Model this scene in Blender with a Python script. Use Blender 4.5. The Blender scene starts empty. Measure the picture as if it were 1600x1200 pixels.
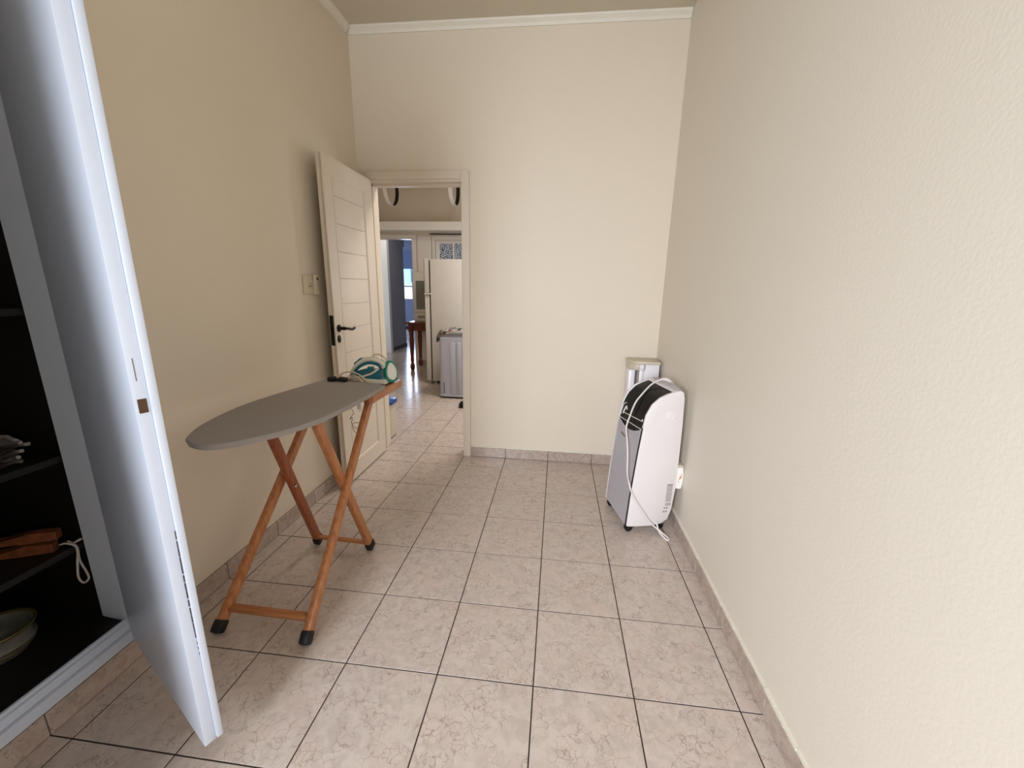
import bpy, bmesh, math, random
from mathutils import Vector, Matrix
random.seed(7)
scn = bpy.context.scene
COL = scn.collection

# ------------------------------------------------------------------ camera
cam = bpy.data.cameras.new('camera'); cam_o = bpy.data.objects.new('camera', cam); COL.objects.link(cam_o)
cam.sensor_width = 36.0; cam.lens = 36.0 * 629.38 / 1600.0; cam.clip_start = 0.02
Rm = Matrix(((0.9934931, -0.044093, 0.1050112), (0.1123611, 0.2287572, -0.9669773), (0.0186148, 0.9724844, 0.2322231)))
M4 = Rm.to_4x4(); M4.translation = Vector((0.02745, -1.11526, 1.33664)); cam_o.matrix_world = M4
scn.camera = cam_o

# ------------------------------------------------------------------ view, world, lights
scn.view_settings.view_transform = 'Standard'; scn.view_settings.look = 'None'
scn.view_settings.gamma = 1.0; scn.view_settings.use_curve_mapping = False
scn.view_settings.exposure = 0.0
W = bpy.data.worlds.new('sky'); scn.world = W; W.use_nodes = True
wb = W.node_tree.nodes['Background']; wb.inputs[0].default_value = (0.72, 0.86, 1.0, 1); wb.inputs[1].default_value = 2.2

def area(name, loc, rot, sx, sy, power, color):
    l = bpy.data.lights.new(name, 'AREA'); l.shape = 'RECTANGLE'; l.size = sx; l.size_y = sy
    l.energy = power; l.color = color
    o = bpy.data.objects.new(name, l); o.location = loc; o.rotation_euler = rot; COL.objects.link(o); return o
PI = math.pi
# cool daylight entering by the bedroom's corner windows behind the photographer, falling downwards into the room
L1 = area('window_daylight', (-1.12, -3.25, 1.66), (PI/2-0.34, 0, math.radians(-24)), 0.9, 1.2, 74, (0.84, 0.91, 1.0))
L1.data.spread = math.radians(120)
area('rear_window_daylight', (-1.40, -2.6, 1.5), (PI/2-0.3, 0, -PI/2+0.6), 0.7, 1.2, 10, (0.84, 0.91, 1.0))
# unseen fill lamps added for kitchen and passage, then daylight of the far window
area('kitchen_side_fill', (0.86, 3.9, 1.55), (PI/2, 0, PI/2), 1.3, 1.1, 24, (0.95, 0.97, 1.0))  # added fill, set at an unseen side window
area('kitchen_top_fill', (-0.35, 3.0, 2.95), (0, 0, 0), 0.6, 0.6, 40, (1.0, 0.95, 0.90))  # added fill above the kitchen, no fixture stands here
area('passage_top_fill', (-2.95, 6.25, 2.65), (0, 0, 0), 0.25, 0.25, 9, (1.0, 0.95, 0.9))  # added fill to lift the passage frame, no fixture here
area('far_daylight', (-4.6, 11.26, 1.6), (-PI/2, 0, 0), 1.0, 1.3, 60, (0.60, 0.73, 1.0))

# ------------------------------------------------------------------ materials
def s2l(c):
    return tuple(((v/255.0)/12.92 if v/255.0 <= 0.04045 else ((v/255.0+0.055)/1.055)**2.4) for v in c) + (1,)
def mat(name, rgb, rough=0.5, metal=0.0, spec=0.5, coat=0.0, bump=None, mottle=None, emit=None, trans=0.0):
    m = bpy.data.materials.new(name); m.use_nodes = True; nt = m.node_tree; b = nt.nodes['Principled BSDF']
    b.inputs['Base Color'].default_value = s2l(rgb); b.inputs['Roughness'].default_value = rough
    b.inputs['Metallic'].default_value = metal; b.inputs['Specular IOR Level'].default_value = spec
    b.inputs['Coat Weight'].default_value = coat; b.inputs['Transmission Weight'].default_value = trans
    tc = nt.nodes.new('ShaderNodeTexCoord')
    n = nt.nodes.new('ShaderNodeTexNoise'); nt.links.new(tc.outputs['Object'], n.inputs['Vector'])
    if mottle is None: mottle = (6.0, 0.04)
    n.inputs['Scale'].default_value = mottle[0]; n.inputs['Detail'].default_value = 4
    mx = nt.nodes.new('ShaderNodeMix'); mx.data_type = 'RGBA'
    c = s2l(rgb); k = 1 - mottle[1]*2
    mx.inputs[6].default_value = (c[0]*k, c[1]*k, c[2]*k, 1); mx.inputs[7].default_value = c
    nt.links.new(n.outputs[0], mx.inputs[0]); nt.links.new(mx.outputs[2], b.inputs['Base Color'])
    if bump:
        n2 = nt.nodes.new('ShaderNodeTexNoise'); n2.inputs['Scale'].default_value = bump[0]; n2.inputs['Detail'].default_value = 3
        nt.links.new(tc.outputs['Object'], n2.inputs['Vector'])
        bp = nt.nodes.new('ShaderNodeBump'); bp.inputs['Strength'].default_value = bump[1]; bp.inputs['Distance'].default_value = bump[2]
        nt.links.new(n2.outputs[0], bp.inputs['Height']); nt.links.new(bp.outputs[0], b.inputs['Normal'])
    if emit:
        b.inputs['Emission Color'].default_value = s2l(emit[0]); b.inputs['Emission Strength'].default_value = emit[1]
    return m
def wood(name, c1, c2, rough=0.4, scale=30, axis=1):
    m = bpy.data.materials.new(name); m.use_nodes = True; nt = m.node_tree; b = nt.nodes['Principled BSDF']
    tc = nt.nodes.new('ShaderNodeTexCoord'); mp = nt.nodes.new('ShaderNodeMapping')
    sc = [1, 1, 1]; sc[axis] = 0.08; mp.inputs['Scale'].default_value = sc
    n = nt.nodes.new('ShaderNodeTexNoise'); n.inputs['Scale'].default_value = scale*2; n.inputs['Detail'].default_value = 6
    cr = nt.nodes.new('ShaderNodeValToRGB')
    cr.color_ramp.elements[0].position = 0.35; cr.color_ramp.elements[0].color = s2l(c1)
    cr.color_ramp.elements[1].position = 0.65; cr.color_ramp.elements[1].color = s2l(c2)
    nt.links.new(tc.outputs['Object'], mp.inputs['Vector']); nt.links.new(mp.outputs[0], n.inputs['Vector'])
    nt.links.new(n.outputs[0], cr.inputs[0]); nt.links.new(cr.outputs[0], b.inputs['Base Color'])
    b.inputs['Roughness'].default_value = rough
    return m
def tile_mat(name, base, dark, pink, vein):
    m = bpy.data.materials.new(name); m.use_nodes = True; nt = m.node_tree; L = nt.links; b = nt.nodes['Principled BSDF']
    geo = nt.nodes.new('ShaderNodeNewGeometry'); oi = nt.nodes.new('ShaderNodeObjectInfo')
    add = nt.nodes.new('ShaderNodeVectorMath'); add.operation = 'ADD'
    sc = nt.nodes.new('ShaderNodeVectorMath'); sc.operation = 'SCALE'; sc.inputs[3].default_value = 17.0
    L.new(oi.outputs['Random'], sc.inputs[0]); L.new(geo.outputs['Position'], add.inputs[0]); L.new(sc.outputs[0], add.inputs[1])
    def noise(s, d, w=None, dist=0.0):
        n = nt.nodes.new('ShaderNodeTexNoise'); n.inputs['Scale'].default_value = s; n.inputs['Detail'].default_value = d
        n.inputs['Distortion'].default_value = dist; L.new(add.outputs[0], n.inputs['Vector']); return n
    n1 = noise(24, 8, dist=0.8); n2 = noise(8, 5, dist=1.0)
    def ramp(src, p0, c0, p1, c1):
        r = nt.nodes.new('ShaderNodeValToRGB'); e = r.color_ramp.elements
        e[0].position = p0; e[0].color = c0; e[1].position = p1; e[1].color = c1; L.new(src, r.inputs[0]); return r
    r1 = ramp(n1.outputs[0], 0.36, s2l(dark), 0.60, s2l(base))
    r2 = ramp(n2.outputs[0], 0.48, (0, 0, 0, 1), 0.66, (1, 1, 1, 1))
    mx = nt.nodes.new('ShaderNodeMix'); mx.data_type = 'RGBA'; mx.inputs[7].default_value = s2l(pink)
    mul = nt.nodes.new('ShaderNodeMath'); mul.operation = 'MULTIPLY'; mul.inputs[1].default_value = 0.45
    L.new(r2.outputs[0], mul.inputs[0]); L.new(mul.outputs[0], mx.inputs[0]); L.new(r1.outputs[0], mx.inputs[6])
    # cracked veins: warped voronoi cell borders, broken up by noise
    wn = noise(22, 4)
    wsc = nt.nodes.new('ShaderNodeVectorMath'); wsc.operation = 'SCALE'; wsc.inputs[3].default_value = 0.07
    L.new(wn.outputs[1], wsc.inputs[0])
    wa = nt.nodes.new('ShaderNodeVectorMath'); wa.operation = 'ADD'; L.new(add.outputs[0], wa.inputs[0]); L.new(wsc.outputs[0], wa.inputs[1])
    vo = nt.nodes.new('ShaderNodeTexVoronoi'); vo.feature = 'DISTANCE_TO_EDGE'; vo.inputs['Scale'].default_value = 30
    L.new(wa.outputs[0], vo.inputs['Vector'])
    rv = ramp(vo.outputs[0], 0.0, (1, 1, 1, 1), 0.05, (0, 0, 0, 1))
    n3 = noise(15, 4); r3 = ramp(n3.outputs[0], 0.40, (0, 0, 0, 1), 0.56, (1, 1, 1, 1))
    m2 = nt.nodes.new('ShaderNodeMath'); m2.operation = 'MULTIPLY'; L.new(rv.outputs[0], m2.inputs[0]); L.new(r3.outputs[0], m2.inputs[1])
    m3 = nt.nodes.new('ShaderNodeMath'); m3.operation = 'MULTIPLY'; m3.inputs[1].default_value = 0.62; L.new(m2.outputs[0], m3.inputs[0])
    mv = nt.nodes.new('ShaderNodeMix'); mv.data_type = 'RGBA'; mv.inputs[7].default_value = s2l(vein)
    L.new(m3.outputs[0], mv.inputs[0]); L.new(mx.outputs[2], mv.inputs[6]); L.new(mv.outputs[2], b.inputs['Base Color'])
    rr = nt.nodes.new('ShaderNodeMapRange'); rr.inputs['To Min'].default_value = 0.13; rr.inputs['To Max'].default_value = 0.26
    L.new(n1.outputs[0], rr.inputs[0]); L.new(rr.outputs[0], b.inputs['Roughness'])
    bp = nt.nodes.new('ShaderNodeBump'); bp.inputs['Strength'].default_value = 0.12; bp.inputs['Distance'].default_value = 0.002
    n4 = noise(3.0, 1); L.new(n4.outputs[0], bp.inputs['Height']); L.new(bp.outputs[0], b.inputs['Normal'])
    b.inputs['Specular IOR Level'].default_value = 0.5
    return m
WALL = mat('cream_wall_paint', (230, 216, 196), 0.55, bump=(140, 0.35, 0.002), mottle=(2.0, 0.02))
WALLR = mat('cream_stippled_wall_paint', (226, 216, 200), 0.5, bump=(95, 0.3, 0.0018), mottle=(2.0, 0.02))
CEIL = mat('ceiling_paint', (214, 203, 182), 0.8)
TRIMM = mat('cornice_paint', (235, 228, 212), 0.5)
KWALL = mat('kitchen_wall_paint', (216, 202, 182), 0.6)
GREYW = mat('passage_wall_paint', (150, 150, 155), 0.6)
BLUEW = mat('far_room_paint', (190, 200, 222), 0.6)
WHITE = mat('white_gloss_paint', (232, 226, 218), 0.35)
DOORW = mat('door_paint', (228, 214, 196), 0.35)
CUPW = mat('cupboard_white_paint', (214, 219, 231), 0.32, bump=(60, 0.12, 0.001))
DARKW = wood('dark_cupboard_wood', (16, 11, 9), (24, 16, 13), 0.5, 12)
GROUT = mat('dark_grout', (56, 42, 36), 0.9)
TILE = tile_mat('marbled_floor_tile', (206, 191, 180), (192, 176, 166), (208, 184, 172), (138, 116, 104))
SKT = tile_mat('marbled_skirting_tile', (188, 170, 158), (170, 152, 140), (190, 164, 150), (128, 108, 96))
PINE = wood('orange_pine', (170, 106, 64), (198, 134, 88), 0.35, 30, 2)
PINEY = wood('orange_pine_rail', (170, 106, 64), (198, 134, 88), 0.35, 30, 1)
PINEX = wood('orange_pine_bar', (170, 106, 64), (198, 134, 88), 0.35, 30, 0)
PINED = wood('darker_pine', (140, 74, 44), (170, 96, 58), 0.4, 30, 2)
GREYC = mat('grey_cotton', (162, 154, 149), 0.9, bump=(500, 0.3, 0.001))
BLACK = mat('black_rubber', (14, 13, 13), 0.5)
BLKM = mat('black_metal', (26, 22, 22), 0.35, metal=0.6)
PLAS = mat('white_plastic', (236, 228, 226), 0.28)
PLAS2 = mat('cool_white_plastic', (238, 232, 236), 0.3)
GLOSSB = mat('gloss_black_plastic', (12, 10, 10), 0.10, spec=0.3)
CREAM = mat('cream_plastic', (220, 206, 180), 0.4)
CORD = mat('white_cord', (232, 222, 218), 0.45)
TEAL = mat('teal_plastic', (8, 108, 128), 0.25)
GREEN = mat('green_plastic', (20, 138, 116), 0.3)
IRONW = mat('iron_white_plastic', (236, 232, 218), 0.25)
STEEL = mat('steel', (170, 170, 172), 0.25, metal=1.0)
FRID = mat('fridge_enamel', (222, 217, 210), 0.28, mottle=(7, 0.05))
WMB = mat('washer_plastic', (192, 196, 212), 0.35)
BLUEP = mat('blue_plastic', (18, 70, 150), 0.3)
REDW = wood('red_mahogany', (84, 34, 26), (120, 50, 38), 0.25, 14, 2)
DGREY = mat('dark_grey', (70, 68, 66), 0.5)
BRONZ = mat('bronze_metal', (96, 76, 62), 0.3, metal=0.9)
BEIGE = mat('beige_plastic', (206, 194, 172), 0.4)

# ------------------------------------------------------------------ mesh helpers
class MB:
    def __init__(s): s.bm = bmesh.new()
    def box(s, x0, x1, y0, y1, z0, z1, bev=0.0, seg=2):
        r = bmesh.ops.create_cube(s.bm, size=1.0); v = r['verts']
        bmesh.ops.scale(s.bm, vec=(x1-x0, y1-y0, z1-z0), verts=v)
        bmesh.ops.translate(s.bm, vec=((x0+x1)/2, (y0+y1)/2, (z0+z1)/2), verts=v)
        if bev > 0:
            es = {e for q in v for e in q.link_edges}
            bmesh.ops.bevel(s.bm, geom=list(es), offset=bev, segments=seg, affect='EDGES', profile=0.5)
        return s
    def prism(s, pts, z0, z1, axis='z', bev=0.0, seg=2):
        # pts 2D polygon; axis of extrusion. 'z': (x,y); 'y': (x,z); 'x': (y,z)
        def P(p, h):
            return {'z': (p[0], p[1], h), 'y': (p[0], h, p[1]), 'x': (h, p[0], p[1])}[axis]
        a = [s.bm.verts.new(P(p, z0)) for p in pts]; b = [s.bm.verts.new(P(p, z1)) for p in pts]
        n = len(pts); fs = [s.bm.faces.new(a[::-1]), s.bm.faces.new(b)]
        for i in range(n): fs.append(s.bm.faces.new((a[i], a[(i+1) % n], b[(i+1) % n], b[i])))
        if bev > 0:
            es = list(fs[0].edges) + list(fs[1].edges)
            bmesh.ops.bevel(s.bm, geom=es, offset=bev, segments=seg, affect='EDGES', profile=0.5)
        return s
    def tube(s, pts, rad, n=8, flat=1.0, closed=False):
        pts = [Vector(p) for p in pts]; rings = []; N = len(pts)
        up = None
        for i, p in enumerate(pts):
            if closed: t = (pts[(i+1) % N] - pts[i-1]).normalized()
            else: t = (pts[min(i+1, N-1)] - pts[max(i-1, 0)]).normalized()
            if up is None:
                up = Vector((0, 0, 1)) if abs(t.z) < 0.9 else Vector((0, 1, 0))
            a = t.cross(up).normalized(); up = a.cross(t).normalized()
            r = rad[i] if isinstance(rad, (list, tuple)) else rad
            rings.append([s.bm.verts.new(p + a*math.cos(2*PI*k/n)*r + up*math.sin(2*PI*k/n)*r*flat) for k in range(n)])
        M = N if closed else N-1
        for i in range(M):
            A, B = rings[i], rings[(i+1) % N]
            for k in range(n): s.bm.faces.new((A[k], A[(k+1) % n], B[(k+1) % n], B[k]))
        if not closed:
            s.bm.faces.new(rings[0][::-1]); s.bm.faces.new(rings[-1])
        return s
    def lathe(s, prof, c=(0, 0, 0), n=20, sx=1.0, sy=1.0, cap=True):
        rings = [[s.bm.verts.new((c[0]+r*sx*math.cos(2*PI*k/n), c[1]+r*sy*math.sin(2*PI*k/n), c[2]+z)) for k in range(n)] for r, z in prof]
        for A, B in zip(rings, rings[1:]):
            for k in range(n): s.bm.faces.new((A[k], A[(k+1) % n], B[(k+1) % n], B[k]))
        if cap: s.bm.faces.new(rings[0][::-1]); s.bm.faces.new(rings[-1])
        return s
    def bar(s, a, b, w, d, side=(1, 0, 0), bev=0.004):
        # square bar from a to b: w along `side`, d across
        a = Vector(a); b = Vector(b); t = (b-a).normalized(); sd = Vector(side); sd = (sd - t*sd.dot(t)).normalized(); q = t.cross(sd)
        v = []
        for p in (a, b):
            for i, j in ((-1, -1), (1, -1), (1, 1), (-1, 1)): v.append(s.bm.verts.new(p + sd*i*w/2 + q*j*d/2))
        f = [s.bm.faces.new([v[i] for i in ix]) for ix in ((3, 2, 1, 0), (4, 5, 6, 7), (0, 1, 5, 4), (1, 2, 6, 5), (2, 3, 7, 6), (3, 0, 4, 7))]
        if bev: bmesh.ops.bevel(s.bm, geom=list({e for g in f for e in g.edges}), offset=bev, segments=2, affect='EDGES', profile=0.5)
        return s
    def grid(s, fn, nu, nv, thick=0.0):
        V = [[s.bm.verts.new(fn(i/nu, j/nv)) for j in range(nv+1)] for i in range(nu+1)]
        F = [s.bm.faces.new((V[i][j], V[i+1][j], V[i+1][j+1], V[i][j+1])) for i in range(nu) for j in range(nv)]
        if thick: bmesh.ops.solidify(s.bm, geom=F, thickness=thick)
        return s
    def rot(s, M, c=(0, 0, 0)):
        bmesh.ops.rotate(s.bm, cent=c, matrix=M, verts=s.bm.verts); return s
    def move(s, v):
        bmesh.ops.translate(s.bm, vec=v, verts=s.bm.verts); return s
    def build(s, name, m, parent=None, smooth=False, kind=None):
        bmesh.ops.recalc_face_normals(s.bm, faces=s.bm.faces)
        me = bpy.data.meshes.new(name); s.bm.to_mesh(me); s.bm.free()
        if smooth:
            for p in me.polygons: p.use_smooth = True
            me.set_sharp_from_angle(angle=math.radians(38))
        me.materials.append(m)
        o = bpy.data.objects.new(name, me); COL.objects.link(o)
        if parent: o.parent = parent
        if kind: o['kind'] = kind
        return o
def thing(name, label, cat, loc=(0, 0, 0), rotz=0.0, group=None):
    o = bpy.data.objects.new(name, None); COL.objects.link(o); o.empty_display_size = 0.05
    o.location = loc; o.rotation_euler = (0, 0, rotz); o['label'] = label; o['category'] = cat
    if group: o['group'] = group
    return o
def tag(o, label, cat, group=None):
    o['label'] = label; o['category'] = cat
    if group: o['group'] = group
    return o
def struct(name, mb, m, parent=None, label=None, smooth=False):
    o = mb.build(name, m, parent, smooth)
    if parent is None: o['kind'] = 'structure'
    if label: o['label'] = label
    return o
def circ(a, n, r, c=(0, 0), ry=None):
    ry = r if ry is None else ry
    return [(c[0]+r*math.cos(a+2*PI*k/n), c[1]+ry*math.sin(a+2*PI*k/n)) for k in range(n)]
def spline(pts, n=6):
    P = [Vector(p) for p in pts]; out = []
    for i in range(len(P)-1):
        p0 = P[max(i-1, 0)]; p1 = P[i]; p2 = P[i+1]; p3 = P[min(i+2, len(P)-1)]
        for k in range(n):
            t = k/n
            out.append(0.5*((2*p1)+(-p0+p2)*t+(2*p0-5*p1+4*p2-p3)*t*t+(-p0+3*p1-3*p2+p3)*t**3))
    out.append(P[-1]); return out

# ------------------------------------------------------------------ room dimensions
XL, XR, YB, H = -1.443, 0.758, 1.890, 2.994
YR = -3.60            # rear wall (behind the photographer)
WT = 0.16             # thickness of the doorway wall
T = 0.34              # tile pitch
DX0, DX1, DZ = -1.372, -0.680, 2.055   # doorway opening
KY0, KY1 = YB+WT, 5.65
KXL, KXR = -3.60, 0.90

# floor slabs (grout bed) with tiles
G = 0.0022
def tile_box(x0, x1, y0, y1, name, parent, m=TILE):
    o = MB().box(-(x1-x0)/2+G, (x1-x0)/2-G, -(y1-y0)/2+G, (y1-y0)/2-G, -0.008, 0.0, 0.0005, 1).build(name, m, parent)
    o.location = ((x0+x1)/2, (y0+y1)/2, 0); return o
def copy_of(o, loc, rot=None):
    c = o.copy(); COL.objects.link(c); c.location = loc
    if rot: c.rotation_euler = rot
    return c
fl = struct('floor', MB().box(XL-0.7, XR+0.15, YR-0.1, KY0, -0.06, -0.0014), GROUT)
proto = None
def tiles_over(x0, x1, y0, y1, parent):
    global proto
    i0 = math.floor(x0/T); i1 = math.ceil(x1/T); j0 = math.floor(y0/T); j1 = math.ceil(y1/T)
    for i in range(i0, i1):
        for j in range(j0, j1):
            a, b, c, d = max(i*T, x0), min(i*T+T, x1), max(j*T, y0), min(j*T+T, y1)
            if b-a < 0.02 or d-c < 0.02: continue
            if (b-a) > T-1e-4 and (d-c) > T-1e-4:
                if proto is None: proto = tile_box(a, b, c, d, 'tile', parent)
                else:
                    k = copy_of(proto, ((a+b)/2, (c+d)/2, random.uniform(-0.0004, 0.0004))); k.parent = parent
            else: tile_box(a, b, c, d, 'tile', parent)
tiles_over(XL, XR, -6*T, YB, fl)
tiles_over(DX0-0.02, DX1+0.02, YB, 6*T, fl)
kf = struct('floor_kitchen', MB().box(KXL-0.1, KXR+0.1, KY0, KY1+0.1, -0.06, -0.0014), GROUT)
tiles_over(-10*T, -1*T, 6*T, 17*T, kf)
pf = struct('floor_passage', MB().box(-5.6, -1.9, KY1+0.1, 11.5, -0.06, -0.0014), GROUT)
mb = MB()
for i in range(-16, -6):
    for j in range(17, 34):
        mb.box(i*T+G, i*T+T-G, max(j*T, KY1)+G, j*T+T-G, -0.008, 0.0)
mb.build('tiles', TILE, pf, kind='stuff')

# walls
mb = MB()
mb.box(XL-0.12, XL, -0.060, KY0, 0, H)                # beyond the cupboard
mb.box(XL-0.12, XL, -1.02, -0.060, 0, 0.088)          # under the cupboard
mb.box(XL-0.12, XL, -1.02, -0.060, 2.20, H)           # above the cupboard
wy0, wy1, wz0, wz1 = -3.30, -1.70, 0.98, 2.32         # bedroom window, outside the frame
mb.box(XL-0.12, XL, wy1, -1.02, 0, H); mb.box(XL-0.12, XL, YR, wy0, 0, H)
mb.box(XL-0.12, XL, wy0, wy1, 0, wz0); mb.box(XL-0.12, XL, wy0, wy1, wz1, H)
struct('wall_left', mb, WALL)
struct('wall_right', MB().box(XR, XR+0.15, YR, KY0, 0, H), WALLR)
mb = MB()
mb.box(XL, DX0, YB, KY0, 0, H); mb.box(DX1, XR, YB, KY0, 0, H); mb.box(DX0, DX1, YB, KY0, DZ+0.0, H)
struct('wall_back', mb, WALL)
mb = MB(); rx0, rx1 = -1.36, 0.35
mb.box(XL-0.12, rx0, YR-0.15, YR, 0, H); mb.box(rx1, XR+0.15, YR-0.15, YR, 0, H); mb.box(rx0, rx1, YR-0.15, YR, 0, wz0); mb.box(rx0, rx1, YR-0.15, YR, wz1, H)
struct('wall_rear', mb, WALL)
w5 = MB()
for z in (wz0, wz1-0.05): w5.box(rx0, rx1, YR-0.10, YR-0.05, z, z+0.05)
for x in (rx0, rx1-0.05, (rx0+rx1)/2-0.025): w5.box(x, x+0.05, YR-0.10, YR-0.05, wz0+0.05, wz1-0.05)
struct('window_5', w5, WHITE)
w1 = MB()
w1.box(XL-0.10, XL-0.05, wy0, wy1, wz0, wz0+0.05); w1.box(XL-0.10, XL-0.05, wy0, wy1, wz1-0.05, wz1)
for y in (wy0, wy1-0.05, (wy0+wy1)/2-0.025): w1.box(XL-0.10, XL-0.05, y, y+0.05, wz0+0.05, wz1-0.05)
struct('window_1', w1, WHITE)
struct('ceiling', MB().box(XL-0.12, XR+0.15, YR-0.15, KY0, H, H+0.08), CEIL)
# cornice strips, run along the doorway wall and the left wall only
def cornice(name, along, a, b):
    pr = [(0, 0), (0.0, -0.042), (0.008, -0.042), (0.014, -0.026), (0.030, -0.010), (0.034, 0)]
    mb = MB()
    if along == 'x': mb.prism([(YB-p, H+q) for p, q in pr], a, b, 'x')
    else: mb.prism([(XL+p, H+q) for p, q in pr], a, b, 'y')
    struct(name, mb, TRIMM)
cornice('trim_1', 'x', XL+0.002, XR-0.002); cornice('trim_2', 'y', YR+0.01, YB-0.034)

# skirting tiles
def skirting(name, plane, a, b, fixed, inward, h=0.080):
    base = MB(); th = 0.007
    lo, hi = sorted((fixed, fixed+inward*0.004))
    if plane == 'x': base.box(lo, hi, a, b, 0.0, h-0.001)
    else: base.box(a, b, lo, hi, 0.0, h-0.001)
    o = struct(name, base, GROUT)
    k = math.floor(a/T)
    while k*T < b:
        p0, p1 = max(k*T, a)+0.0015, min(k*T+T, b)-0.0015; k += 1
        if p1-p0 < 0.02: continue
        lo, hi = sorted((fixed+inward*0.003, fixed+inward*(0.011+random.uniform(-0.0006, 0.0006))))
        c = (p0+p1)/2
        if plane == 'x':
            t = MB().box(lo-fixed, hi-fixed, p0-c, p1-c, 0.002, h, 0.0012, 1).build('skirting_tile', SKT, o); t.location = (fixed, c, 0)
        else:
            t = MB().box(p0-c, p1-c, lo-fixed, hi-fixed, 0.002, h, 0.0012, 1).build('skirting_tile', SKT, o); t.location = (c, fixed, 0)
    return o
skirting('baseboard_left', 'x', -1.36, YB-0.012, XL, 1)
skirting('baseboard_right', 'x', -1.36, YB-0.012, XR, -1, 0.076)
skirting('baseboard_back', 'y', DX1+0.062, XR-0.012, YB, -1, 0.082)
# painted plaster lip above the skirting tiles
lip = MB()
def liprow(fix, inward, a, b, z, ax):
    n = int((b-a)/0.06)
    for i in range(n):
        p0 = a+(b-a)*i/n; p1 = a+(b-a)*(i+1)/n; w = 0.0075+random.uniform(-0.0015, 0.0015)
        lo, hi = sorted((fix, fix+inward*w))
        if ax == 'x': lip.box(lo, hi, p0, p1, z, z+0.010+random.uniform(-0.001, 0.002))
        else: lip.box(p0, p1, lo, hi, z, z+0.009+random.uniform(-0.001, 0.002))
liprow(XR, -1, -1.36, YB-0.01, 0.0755, 'x')
struct('trim_3', lip, TRIMM); lip = MB()
liprow(YB, -1, DX1+0.062, XR-0.01, 0.0815, 'y')
struct('trim_4', lip, TRIMM)

# ------------------------------------------------------------------ bedroom door (door_1)
d1 = bpy.data.objects.new('door_1', None); COL.objects.link(d1); d1['kind'] = 'structure'; d1.location = (0, 0, 0)
mb = MB()
aw = 0.056
mb.box(DX1-0.002, DX1+aw, YB-0.016, YB, 0, DZ+0.066, 0.003)                      # right architrave
mb.box(DX0-aw+0.018, DX0+0.004, YB-0.016, YB, 0, DZ+0.066, 0.003)
mb.box(DX0+0.004, DX1-0.002, YB-0.016, YB, DZ+0.012, DZ+0.066, 0.003)
mb.box(DX1-0.004, DX1+0.012, YB, KY0+0.004, 0, DZ+0.012)                          # linings
mb.box(DX0-0.012, DX0+0.004, YB, KY0+0.004, 0, DZ+0.012)
mb.box(DX0-0.012, DX1+0.012, YB-0.004, KY0+0.004, DZ-0.004, DZ+0.014)
mb.box(DX0+0.004, DX1-0.004, YB+0.05, YB+0.085, DZ-0.018, DZ-0.004)               # stops
mb.box(DX1-0.016, DX1-0.004, YB+0.05, YB+0.085, 0, DZ-0.004); mb.box(DX0+0.004, DX0+0.016, YB+0.05, YB+0.085, 0, DZ-0.004)
mb.build('door_frame', DOORW, d1)
LX, LY0, LY1, LZ0, LZ1 = -1.335, 1.250, 1.876, 0.012, 2.062
PY0, PY1, PZ0, PZ1 = 1.345, 1.757, 0.13, 1.972
leaf = MB()
th = 0.036
leaf.box(LX-th, LX-0.010, LY0, LY1, LZ0, LZ1)
for a in ((LY0, PY0, LZ0, LZ1), (PY1, LY1, LZ0, LZ1), (PY0, PY1, LZ0, PZ0), (PY0, PY1, PZ1, LZ1)):
    leaf.box(LX-0.012, LX, *a)
leaf = leaf.build('door_leaf', DOORW, d1)
# moulding frame round the panel
def bevel_frame(y0, y1, z0, z1, w, x0, x1, m, parent, name):
    bm = MB(); o = [(y0, z0), (y1, z0), (y1, z1), (y0, z1)]; i = [(y0+w, z0+w), (y1-w, z0+w), (y1-w, z1-w), (y0+w, z1-w)]
    for k in range(4):
        n = (k+1) % 4
        A = [(x1, *o[k]), (x1, *o[n]), (x0, *i[n]), (x0, *i[k])]
        v = [bm.bm.verts.new(p) for p in A]; bm.bm.faces.new(v)
    return bm.build(name, m, parent)
bevel_frame(PY0, PY1, PZ0, PZ1, 0.014, LX-0.008, LX, DOORW, leaf, 'panel_moulding')
gz = [0.144, 0.265, 0.423, 0.581, 0.740, 0.898, 1.059, 1.216, 1.374, 1.535, 1.698, 1.856, 1.958]
for a, b in zip(gz, gz[1:]):
    c = (a+b)/2
    p = MB().box(-0.0045, 0.0045, -(PY1-PY0)/2+0.014, (PY1-PY0)/2-0.014, a-c+0.0009, b-c-0.0009, 0.0022, 2).build('panel_board', DOORW, leaf)
    p.location = (LX-0.0095, (PY0+PY1)/2, c)
lp = MB().box(LX-0.032, LX-0.008, LY0-0.004, LY0+0.001, 0.965, 1.150, 0.001, 1)
lp.box(LX-0.026, LX-0.014, LY0-0.010, LY0-0.003, 1.05, 1.075)
lp.build('lock_plate', BLKM, leaf)
mb = MB().lathe([(0.023, 0), (0.024, 0.004), (0.018, 0.008), (0.011, 0.010), (0.011, 0.045)], n=20)
mb.rot(Matrix.Rotation(PI/2, 3, 'Y')).move((LX, 1.290, 1.069))
mb.tube(spline([(LX+0.045, 1.285, 1.069), (LX+0.05, 1.31, 1.067), (LX+0.05, 1.36, 1.058), (LX+0.045, 1.405, 1.063)]), 0.0085, 10)
mb.build('door_handle', BLKM, leaf, True)
mb = MB().lathe([(0.019, 0), (0.020, 0.003), (0.014, 0.006)], n=20, sx=1.25)
mb.rot(Matrix.Rotation(PI/2, 3, 'Y')).move((LX, 1.284, 1.003)); mb.build('keyhole_plate', BLKM, leaf, True)
mb = MB().lathe([(0.012, 0), (0.012, 0.0015)], n=12); mb.rot(Matrix.Rotation(PI/2, 3, 'Y')).move((LX, 1.335, 0.20))
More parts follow.
